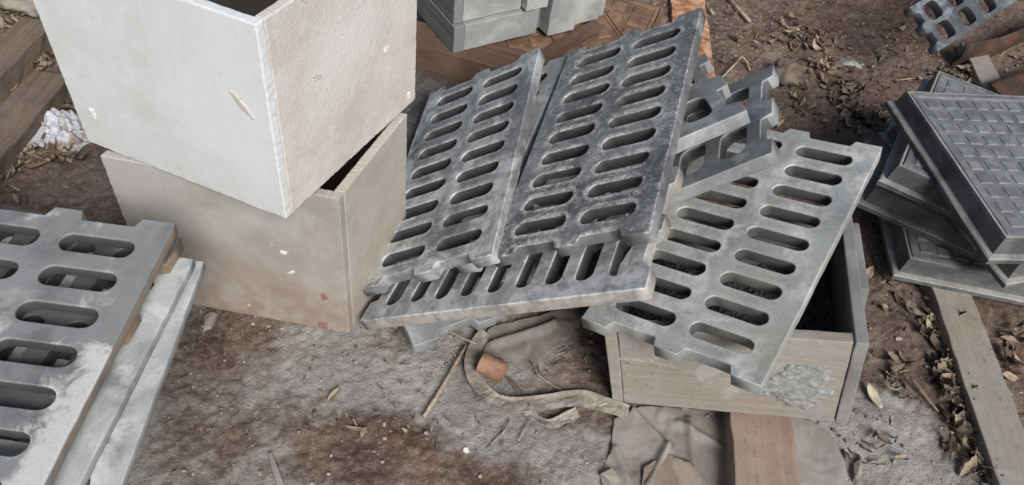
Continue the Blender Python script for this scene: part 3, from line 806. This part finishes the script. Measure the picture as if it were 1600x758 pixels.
# ------------------------------------------------------------------ rusty things
a, b = at(1072, -40, .02), at(1118, 190, .02)
beam('rusty_bar', (.42, 2.55), (.455, 1.42), .112, -.004, .020, MT['rust'], 'flat rusty orange steel bar lying behind the topmost grating', 'steel bar', seed=9)
def tube(name, pts, r, mat, label=None, cat=None, n=8, parent=None, hollow=False, taper=1.0):
    vs, fs = [], []
    pts = [Vector(p) for p in pts]
    for i, p in enumerate(pts):
        d = (pts[min(i + 1, len(pts) - 1)] - pts[max(i - 1, 0)]).normalized()
        s = d.cross(Vector((0, 0, 1)));  s = s.normalized() if s.length > .01 else Vector((1, 0, 0))
        u = s.cross(d)
        rr = r * (1 + (taper - 1) * i / max(1, len(pts) - 1))
        for k in range(n):
            a = 2 * math.pi * k / n; vs.append(p + (s * math.cos(a) + u * math.sin(a)) * rr)
    for i in range(len(pts) - 1):
        for k in range(n): fs.append((i * n + k, i * n + (k + 1) % n, (i + 1) * n + (k + 1) % n, (i + 1) * n + k))
    if not hollow:
        fs.append(tuple(range(n))[::-1]); fs.append(tuple((len(pts) - 1) * n + k for k in range(n)))
    o = mesh_obj(name, vs, fs, mat, parent, True)
    if label: tag(o, label, cat)
    return o
tube('steel_rod', [at(1128, -14, .012), at(1172, 34, .008)], .0055, MT['stick'], 'thin pale rod lying on the soil beside the rusty bar', 'rod')

def sheet(name, poly, zf, mat, label, cat, res=.006, amp=.006, thick=.0010, seed=0, freq=9, lift=0.0015, kind=None, creases=()):
    """flat flexible sheet cut to a polygon (xy), draped on the ground"""
    P = np.array([(p[0], p[1]) for p in poly])
    lo = P.min(0) - res; hi = P.max(0) + res
    xs = np.arange(lo[0], hi[0], res); ys = np.arange(lo[1], hi[1], res)
    Xg, Yg = np.meshgrid(xs, ys)
    ins = np.zeros(Xg.shape, bool); n = len(P)
    for i in range(n):
        x0, y0 = P[i]; x1, y1 = P[(i + 1) % n]
        c = ((y0 > Yg) != (y1 > Yg)) & (Xg < (x1 - x0) * (Yg - y0) / (y1 - y0 + 1e-12) + x0)
        ins ^= c
    bx, by = Xg.copy(), Yg.copy(); best = np.full(Xg.shape, 1e9)
    for i in range(n):
        a = P[i]; b = P[(i + 1) % n]; d = b - a
        t = np.clip(((Xg - a[0]) * d[0] + (Yg - a[1]) * d[1]) / (d @ d), 0, 1)
        qx = a[0] + t * d[0]; qy = a[1] + t * d[1]; dd = (Xg - qx) ** 2 + (Yg - qy) ** 2
        m = dd < best; best[m] = dd[m]; bx[m] = qx[m]; by[m] = qy[m]
    XX = np.where(ins, Xg, bx + fbm(Xg * 60, Yg * 60, seed + 5, 2) * res * .8); YY = np.where(ins, Yg, by + fbm(Xg * 60, Yg * 60, seed + 6, 2) * res * .8)
    g = np.maximum(gh(XX, YY), fbm(XX * 2.2, YY * 2.2, 3, 3) * .0154 - .004)
    w = np.abs(fbm(XX * freq + fbm(XX * 6, YY * 6, seed, 2) * 2, YY * freq, seed + 1, 3)) * amp * 3 + fbm(XX * 30, YY * 30, seed + 2, 3) * amp * .45
    for (ax, ay, bx_, by_, hgt, wd) in creases:
        a = np.array([ax, ay]); b = np.array([bx_, by_]); d = b - a
        t = np.clip(((XX - a[0]) * d[0] + (YY - a[1]) * d[1]) / (d @ d), 0, 1)
        dist = np.hypot(XX - a[0] - t * d[0], YY - a[1] - t * d[1])
        w = w + hgt * np.exp(-(dist / wd) ** 2)
    ZZ = g + lift + w + zf(XX, YY)
    ny_, nx_ = Xg.shape; id_ = -np.ones(Xg.shape, int); vs = []; fs = []
    cell = ins[:-1, :-1] | ins[1:, :-1] | ins[:-1, 1:] | ins[1:, 1:]
    for j, i in zip(*np.nonzero(cell)):
        q = []
        for (jj, ii) in ((j, i), (j, i + 1), (j + 1, i + 1), (j + 1, i)):
            if id_[jj, ii] < 0:
                id_[jj, ii] = len(vs); vs.append((XX[jj, ii], YY[jj, ii], ZZ[jj, ii]))
            q.append(id_[jj, ii])
        fs.append(q)
    o = mesh_obj(name, vs, fs, mat, None, True)
    so = o.modifiers.new('thickness', 'SOLIDIFY'); so.thickness = thick; so.offset = -1
    return tag(o, label, cat, None, kind)
Z0 = lambda x, y: 0 * x
def pxpoly(pts, z=0.0): return [tuple(at(x, y, z))[:2] for x, y in pts]
sheet('tarpaulin', pxpoly([(960, 655), (1000, 634), (1140, 640), (1160, 700), (1155, 775), (950, 790), (938, 740), (955, 700)]), Z0, MT['tarp'], 'wrinkled grey brown tarpaulin spread in front of the wooden crate', 'tarpaulin', .005, .0030, seed=4, freq=8,
      creases=[(*at(985, 640)[:2], *at(1042, 700)[:2], .012, .007), (*at(1042, 700)[:2], *at(1010, 760)[:2], .014, .007), (*at(960, 700)[:2], *at(985, 760)[:2], .010, .006), (*at(1060, 660)[:2], *at(1130, 700)[:2], .008, .006), (*at(1075, 655)[:2], *at(1085, 745)[:2], .009, .006)])
sheet('tarpaulin', pxpoly([(742, 545), (768, 500), (905, 470), (915, 495), (826, 572), (775, 545), (757, 556)], .02), lambda x, y: .005 + 0 * x, MT['tarp'], 'folded grey cloth sheet tucked under the crosswise grating', 'tarpaulin', .005, .0030, seed=8, freq=10,
      creases=[(*at(768, 530, .02)[:2], *at(868, 498, .02)[:2], .014, .007)])
sheet('cloth_flap', pxpoly([(1010, 722), (1048, 704), (1090, 722), (1100, 775), (1000, 785)], .02), lambda x, y: .007 + 0 * x, MT['tarp_brown'], 'brown cloth flap folded over the wrinkled tarpaulin', 'cloth', .005, .0030, seed=15, freq=9)
sheet('round_board', pxpoly([(1236, 640), (1282, 662), (1305, 682), (1322, 715), (1336, 775), (1240, 785)], .012), lambda x, y: .006 + 0 * x, MT['board_flat'], 'thin grey board with a rounded corner beside the reddish plank', 'board', .005, .0012, .005, seed=21, freq=4)

# belt of folded cloth snaking over the dust
def ribbon(name, pts, w, mat, label, cat, lift=.006, seed=0):
    P = [Vector(p) for p in pts]; Q = []
    for i in range(len(P) - 1):
        p0 = P[max(i - 1, 0)]; p1 = P[i]; p2 = P[i + 1]; p3 = P[min(i + 2, len(P) - 1)]
        for k in range(9):
            t = k / 9
            Q.append(.5 * ((2 * p1) + (p2 - p0) * t + (2 * p0 - 5 * p1 + 4 * p2 - p3) * t * t + (3 * p1 - p0 - 3 * p2 + p3) * t ** 3))
    Q.append(P[-1]); vs, fs = [], []; m = 6
    for i, q in enumerate(Q):
        d = (Q[min(i + 1, len(Q) - 1)] - Q[max(i - 1, 0)]).normalized(); s = Vector((-d.y, d.x, 0)).normalized()
        ww = w * (1 + .35 * float(vnoise(i * .16, seed * 3.1, seed)))
        for k in range(m + 1):
            u = k / m - .5
            p = q + s * (u * ww)
            z = max(gz(q.x, q.y), -.004) + lift + (.006 if k == m else 0) + .0035 * float(fbm(i * .45, k * .5, seed, 3)) + .040 * u * float(vnoise(i * .09, 4, seed + 3))
            vs.append((p.x, p.y, z + q.z))
    for i in range(len(Q) - 1):
        for k in range(m): fs.append((i * (m + 1) + k, i * (m + 1) + k + 1, (i + 1) * (m + 1) + k + 1, (i + 1) * (m + 1) + k))
    o = mesh_obj(name, vs, fs, mat, None, False)
    so = o.modifiers.new('thickness', 'SOLIDIFY'); so.thickness = .0022; so.offset = -1
    return tag(o, label, cat)
ribbon('cloth_belt', [at(x, y, .0) for x, y in ((760, 522), (744, 548), (738, 578), (752, 608), (785, 632), (840, 632), (900, 624), (945, 634), (980, 646))], .032, MT['canvas'], 'folded strip of brown cloth looping over the dust round the clay pipe', 'cloth strip', seed=3)
ribbon('cloth_scrap', [at(x, y, .0) for x, y in ((822, 640), (838, 655), (860, 662), (880, 655), (902, 644))], .018, MT['canvas'], 'small torn cloth scrap below the looping cloth strip', 'cloth scrap', .003, seed=9)

# ------------------------------------------------------------------ short clay pipe
def pipe():
    a = at(752, 566, .022); b = at(787, 583, .022); d = (b - a).normalized(); L = (b - a).length
    s = Vector((-d.y, d.x, 0)); u = Vector((0, 0, 1)); n = 28; ro, ri = .021, .0165
    vs, fs = [], []
    prof = [(0, ri), (0, ro), (L * .5, ro * 1.01), (L, ro), (L, ri)]
    for t, r in prof:
        for k in range(n):
            an = 2 * math.pi * k / n; vs.append(a + d * t + (s * math.cos(an) + u * math.sin(an)) * r)
    m = len(prof)
    for i in range(m):
        for k in range(n): fs.append((i * n + k, i * n + (k + 1) % n, ((i + 1) % m) * n + (k + 1) % n, ((i + 1) % m) * n + k))
    o = mesh_obj('pipe_stub', vs, fs, MT['clay'])
    bm = bmesh.new(); bm.from_mesh(o.data); bmesh.ops.recalc_face_normals(bm, faces=bm.faces); bm.to_mesh(o.data); bm.free()
    return tag(o, 'short orange clay pipe stub lying inside the loop of cloth', 'pipe')
pipe()

# ------------------------------------------------------------------ sticks, wires, chips
def G(px, py, dz=.004):
    p = at(px, py, 0); return Vector((p.x, p.y, gz(p.x, p.y) + dz))
tube('stick', [G(728, 540, .012), G(712, 568, .010), G(690, 606, .008), G(662, 652, .006)], .0032, MT['stick'], 'thin straight stick lying on the grey dust left of the clay pipe', 'stick', taper=1.2)
tube('twig', [G(700, 526, .03), G(725, 534, .02), G(748, 542, .016)], .0024, MT['stick'], 'short pale twig under the end of the crosswise grating', 'twig')
tube('wire', [G(682, 545, .006), G(695, 542, .014), G(708, 550, .010), G(716, 560, .006)], .0012, MT['stick'], 'thin pale wire curling on the dust by the straight stick', 'wire', 6)
tube('wire', [G(828, 566, .016), G(842, 588, .008), G(862, 600, .006), G(880, 610, .006)], .0020, MT['stick'], 'dark wire running from the cloth sheet towards the crate', 'wire', 6)
tube('twig', [G(1385, 235), G(1400, 122 + 118, .01), G(1420, 122 + 110)], .0018, MT['stick'], 'bent twig near the left tip of the manhole covers', 'twig', 6) if False else None
tube('twig', [G(1398, 127, .008), G(1420, 126, .010), G(1436, 122, .006)], .002, MT['stick'], 'thin twig lying just behind the manhole cover stack', 'twig', 6)
tube('twig', [G(1127, 122, .008), G(1145, 108, .016), G(1156, 95, .020), G(1166, 100, .012), G(1172, 110, .006)], .0030, MT['stick'], 'hooked twig on the soil above the wide-slot gratings', 'twig', 6)

for _k, (_p, _l) in enumerate(((((600, 560), (612, 572)), 'tiny straw on the grey dust in front of the lower box'), (((960, 590), (968, 612)), 'thin root on the dark soil beside the crate'), (((830, 648), (810, 690)), 'bent twig below the looping cloth strip'), (((1385, 560), (1402, 590), (1392, 606)), 'dry curling stem on the soil right of the crate'), (((1372, 600), (1398, 612), (1410, 604)), 'second dry stem crossing the soil right of the crate'), (((1480, 470), (1490, 500)), 'short stem beside the timber below the cover stack'), (((770, 690), (790, 672), (796, 655)), 'small forked twig on the bare brown patch'))):
    tube('twig', [G(x, y, .004 + .004 * (i % 2)) for i, (x, y) in enumerate(_p)], .0015, MT['stick'], _l, 'twig', 6)
def chip(name, pts, mat, label, cat, h=.012, dz=.002, seed=0):
    """a small solid sliver with an irregular outline"""
    rnd = random.Random(seed); P = [at(x, y, 0) for x, y in pts]; n = len(P)
    base = [Vector((p.x, p.y, gz(p.x, p.y) + dz - .004)) for p in P]; c = sum(base, Vector()) / n
    top = [b.lerp(c, .18) + Vector((0, 0, h * rnd.uniform(.6, 1.1))) for b in base]
    vs = base + top + [c + Vector((0, 0, h * 1.05))]
    fs = [(i, (i + 1) % n, n + (i + 1) % n, n + i) for i in range(n)] + [(n + i, n + (i + 1) % n, 2 * n) for i in range(n)]
    return tag(mesh_obj(name, vs, fs, mat), label, cat)
chip('wood_splinter', [(416, 703), (424, 705), (436, 735), (448, 766), (434, 766), (424, 735)], MT['timber_pale'], 'pale wood splinter on the soil at the bottom, below the lower box', 'splinter', .010, seed=1)
chip('wood_chip', [(1100 - 165, 742), (955, 732), (972, 752), (962, 764)], MT['timber_pale'], 'small wood chip at the left edge of the wrinkled tarpaulin', 'wood chip', .014, seed=2)
chip('wood_chip', [(1332, 722), (1345, 714), (1347, 740), (1340, 756), (1334, 750)], MT['timber_pale'], 'upright splintered wood chip beside the rounded grey board', 'wood chip', .016, seed=3)
chip('clod', [(820, 590), (838, 585), (855, 592), (842, 604), (826, 602)], MT['stone'], 'dark flat clod in the shade beside the clay pipe', 'clod', .010, seed=4) if False else None
chip('slate_shard', [(786, 580), (800, 586), (818, 608), (812, 620), (806, 608)], MT['stone'], 'pointed slate shard touching the clay pipe', 'shard', .005, seed=5)
chip('white_chip', [(724, 700), (731, 699), (734, 704), (728, 708), (723, 705)], MT['white_chip'], 'tiny white chip on the bare brown patch', 'chip', .007, seed=6)
chip('clay_shard', [(318, 492), (330, 484), (340, 488), (330, 512), (316, 516)], MT['board_flat'], 'brown shard against the foot of the lower box', 'shard', .012, seed=7)

def rock(name, c, r, mat, label, cat, seed, sq=(1, .8, .6)):
    bm = bmesh.new(); bmesh.ops.create_icosphere(bm, subdivisions=4, radius=1)
    for v in bm.verts:
        p = v.co.copy(); k = 1 + .55 * float(fbm(p.x * 1.5 + seed, p.y * 1.5 + p.z * 1.3, seed, 4))
        v.co = Vector((p.x * r * sq[0] * k, p.y * r * sq[1] * k, p.z * r * sq[2] * k))
    o = bm_obj(name, bm, mat, None, True); o.location = c
    return tag(o, label, cat)
p = G(1226, 120, .02); rock('stone', p, .052, MT['stone'], 'rounded earthy stone behind the ears of the wide-slot grating', 'stone', 3)
p = G(48, 12, .03); rock('stone', p, .06, MT['timber_pale'], 'pale lump of rubble at the top left behind the white box', 'rubble', 6)
p = G(1336, 98, .0); rock('clod', p, .03, MT['cement'], 'flat grey cement clod on the soil near the top right', 'clod', 9, (1.2, .7, .35))

# crumpled newspaper: folded sheets squashed into a wad
def newspaper():
    t = empty('crumpled_newspaper', G(97, 212, .0))
    tag(t, 'crumpled wad of printed newspaper beside the timber beam', 'newspaper')
    rnd = random.Random(12)
    for k in range(5):
        n = 26; vs = []; fs = []
        ox, oy, oz = [(0, 0, .012), (-.022, .030, .026), (.018, -.014, .020), (.014, .020, .030), (-.012, -.030, .012)][k]
        s = [.10, .052, .070, .058, .066][k]; a = rnd.uniform(0, 6); 
        for j in range(n + 1):
            for i in range(n + 1):
                u = (i / n - .5) * 2; v = (j / n - .5) * 2
                q = 1 + .35 * float(fbm(u * 1.2 + k * 7, v * 1.2, 50 + k, 2))
                x = u * s * .62 * q; y = v * s * .55 * q
                fold = abs(float(fbm(u * 1.6 + k * 3.1, v * 1.6, 60 + k, 2)))
                f2 = abs(float(fbm(u * 3.4 + k * 3.1, v * 3.4, 70 + k, 1)))
                z = oz + .045 * fold + .016 * f2 - .030 * (u * u + v * v) * (1 if k == 0 else .5)
                xr = x * math.cos(a) - y * math.sin(a) + ox; yr = x * math.sin(a) + y * math.cos(a) + oy
                vs.append((xr, yr, max(z, .001 + .004 * k)))
        for j in range(n):
            for i in range(n): fs.append((j * (n + 1) + i, j * (n + 1) + i + 1, (j + 1) * (n + 1) + i + 1, (j + 1) * (n + 1) + i))
        mesh_obj('paper_sheet', vs, fs, MT['paper'], t)
newspaper()

# rusty scrap under the channel grating
def scrap():
    t = empty('rusty_scrap', (1.33, 2.10, 0))
    tag(t, 'rusty bent steel scrap under the narrow bluish grating', 'scrap')
    n = 14
    for k, (x0, y0, x1, y1, z0, z1, bend) in enumerate(((-.06, .10, .40, .42, .0, .085, .012)  ,)):
        vs, fs = [], []
        for j in range(n + 1):
            for i in range(n + 1):
                u = i / n; v = j / n
                x = x0 + (x1 - x0) * u; y = y0 + (y1 - y0) * u
                b = bend * math.sin(v * 2.8) + .012 * math.sin(u * 6)
                vs.append((x + b * .7, y - b, z0 + (z1 - z0) * v))
        for j in range(n):
            for i in range(n): fs.append((j * (n + 1) + i, j * (n + 1) + i + 1, (j + 1) * (n + 1) + i + 1, (j + 1) * (n + 1) + i))
        o = mesh_obj('sheet', vs, fs, MT['rust_dark'], t, True)
        so = o.modifiers.new('thickness', 'SOLIDIFY'); so.thickness = .006
    vs, fs = [], []
    for j in range(n + 1):
        for i in range(n + 1):
            u = i / n; v = j / n
            vs.append((-.02 + .47 * u + .12 * v, -.06 + .30 * u - .14 * v, .055 - .045 * v + .006 * math.sin(u * 5)))
    for j in range(n):
        for i in range(n): fs.append((j * (n + 1) + i, j * (n + 1) + i + 1, (j + 1) * (n + 1) + i + 1, (j + 1) * (n + 1) + i))
    o = mesh_obj('sheet', vs, fs, MT['rust_dark'], t, True)
    so = o.modifiers.new('thickness', 'SOLIDIFY'); so.thickness = .006
scrap()

# ------------------------------------------------------------------ leaves and grit
def leaf_geo(L, W, curl, fold, twist):
    rows = 6; vs = []; fs = []
    for i in range(rows + 1):
        t = i / rows; w = W * math.sin(math.pi * min(1, t * .93 + .05)) ** .8
        y = (t - .5) * L
        for k in (-1, -.5, 0, .5, 1):
            vs.append((k * w * .5 * math.cos(fold * abs(k)), y, curl * (t - .5) ** 2 * L * 2 + abs(k) * w * .5 * math.sin(fold) + twist * k * w * (t - .5)))
    for i in range(rows):
        for k in range(4): fs.append((i * 5 + k, i * 5 + k + 1, (i + 1) * 5 + k + 1, (i + 1) * 5 + k))
    return vs, fs
def place_leaf(rnd, p, size):
    vs, fs = leaf_geo(size, size * rnd.uniform(.28, .5), rnd.uniform(-.2, .9), rnd.uniform(.0, 1.1), rnd.uniform(-.5, .5))
    m = Matrix.Translation(p) @ Matrix.Rotation(rnd.uniform(0, 6.28), 4, 'Z') @ Matrix.Rotation(rnd.uniform(-.5, .5), 4, 'X') @ Matrix.Rotation(rnd.uniform(-.6, .6), 4, 'Y')
    j = size * .045
    return [m @ (Vector(v) + Vector((rnd.uniform(-j, j), rnd.uniform(-j, j), rnd.uniform(-j, j)))) for v in vs], fs
CL = [  # px, py, spread px x/y, count, size
    (1240, 58, 30, 22, 30, .040), (1285, 60, 14, 14, 12, .04), (1290, 108, 26, 14, 22, .04), (1318, 150, 26, 14, 34, .040), (1335, 185, 22, 22, 34, .040), (1250, 165, 30, 16, 12, .035),
    (1275, 100, 110, 70, 70, .030), (1180, 60, 60, 50, 26, .028), (1370, 190, 24, 10, 20, .04), (1490, 120, 50, 8, 24, .042), (1400, 60, 60, 50, 28, .03), (1210, 180, 14, 14, 10, .04),
    (1470, 510, 22, 34, 34, .045), (1480, 580, 18, 34, 46, .045), (1500, 660, 22, 40, 36, .045), (1540, 730, 24, 30, 24, .045), (1400, 590, 26, 30, 14, .04), (1400, 480, 40, 60, 18, .03), (1360, 700, 40, 40, 14, .03), (1580, 560, 10, 60, 12, .05),
    (50, 100, 34, 12, 26, .035), (95, 85, 16, 12, 12, .04), (55, 245, 26, 14, 26, .045), (85, 250, 30, 10, 14, .04), (20, 280, 20, 12, 10, .035), (30, 70, 30, 16, 14, .035), (20, 30, 30, 20, 20, .035), (110, 165, 18, 14, 10, .03),
    (1565, 200, 20, 40, 0, .03), (1590, 110, 30, 30, 16, .035), (600, 650, 120, 50, 22, .016), (720, 640, 90, 60, 16, .016), (450, 600, 100, 60, 10, .014), (860, 560, 40, 30, 8, .016)]
def litter():
    rnd = random.Random(31); vs, fs, tn = [], [], []
    for px, py, sx, sy, cnt, size in CL:
        for k in range(cnt):
            p = at(px + rnd.gauss(0, sx * .6), py + rnd.gauss(0, sy * .6), 0)
            p.z = gz(p.x, p.y) + rnd.uniform(.003, .014)
            a, b = place_leaf(rnd, p, size * rnd.uniform(.55, 1.25))
            o = len(vs); vs += a; fs += [[q + o for q in f] for f in b]; tn += [rnd.random() ** 1.3] * len(a)
    for k in range(420):           # thinly over the whole yard
        p = Vector((rnd.uniform(-1.4, 1.7), rnd.uniform(.45, 2.7), 0))
        if float(dust_mask(p.x, p.y)) > .5: continue
        p.z = gz(p.x, p.y) + rnd.uniform(.002, .008)
        a, b = place_leaf(rnd, p, rnd.uniform(.010, .030))
        o = len(vs); vs += a; fs += [[q + o for q in f] for f in b]; tn += [rnd.random() ** 1.6] * len(a)
    ob = mesh_obj('leaf_litter', vs, fs, MT['leaf'], None, True)
    at_ = ob.data.attributes.new('tone', 'FLOAT', 'POINT'); at_.data.foreach_set('value', np.array(tn, np.float32))
    tag(ob, 'dry brown leaf litter scattered over the soil', 'leaves', None, 'stuff')
litter()
def grit():
    rnd = random.Random(77); vs, fs = [], []
    bm = bmesh.new(); bmesh.ops.create_icosphere(bm, subdivisions=1, radius=1)
    bv = [v.co.copy() for v in bm.verts]; bf = [[v.index for v in f.verts] for f in bm.faces]; bm.free()
    for k in range(11000):
        x, y = rnd.uniform(-1.4, 1.7), rnd.uniform(.42, 2.7)
        r = .0010 + .0040 * rnd.random() ** 4
        if rnd.random() < .02: r *= 1.8
        c = Vector((x, y, gz(x, y) + r * .4)); o = len(vs)
        sx, sy, sz = rnd.uniform(.7, 1.3), rnd.uniform(.7, 1.3), rnd.uniform(.5, .9)
        vs += [c + Vector((p.x * r * sx * rnd.uniform(.8, 1.2), p.y * r * sy * rnd.uniform(.8, 1.2), p.z * r * sz)) for p in bv]
        fs += [[q + o for q in f] for f in bf]
    tag(mesh_obj('grit', vs, fs, MT['pebble']), 'fine grit and crumbs of soil strewn over the ground', 'grit', None, 'stuff')
grit()
def single_leaf(px, py, ang, L, W, mat, label, curl=.3, fold=.5, dz=.006):
    vs, fs = leaf_geo(L, W, curl, fold, .1)
    o = mesh_obj('leaf', vs, fs, mat, None, True)
    so = o.modifiers.new('thickness', 'SOLIDIFY'); so.thickness = .0006
    p = G(px, py, dz); o.location = p; o.rotation_euler = (R(4), R(6), ang)
    if mat is MT['leaf']:
        at_ = o.data.attributes.new('tone', 'FLOAT', 'POINT'); at_.data.foreach_set('value', np.full(len(vs), .8, np.float32))
    return tag(o, label, 'leaf')
single_leaf(1362, 622, R(20), .056, .026, MT['leaf_green'], 'single yellowish green leaf lying right of the wooden crate')
single_leaf(1356, 428, R(-30), .05, .022, MT['leaf'], 'single tan leaf standing near the crate and the cover stack')
single_leaf(522, 617, R(-25), .034, .018, MT['leaf'], 'curled tan leaf on the brown patch below the central pile', .2, .9)
single_leaf(556, 671, R(95), .040, .010, MT['leaf'], 'narrow pale leaf curled on the bare brown patch', .4, 1.0)
single_leaf(18, 132, R(20), .05, .026, MT['leaf'], 'broad dull leaf lying between the two left timber beams', .2, .2)
single_leaf(1440, 618, R(32), .085, .014, MT['leaf'], 'long rolled brown leaf on the soil between crate and timber beam', .1, 1.3)
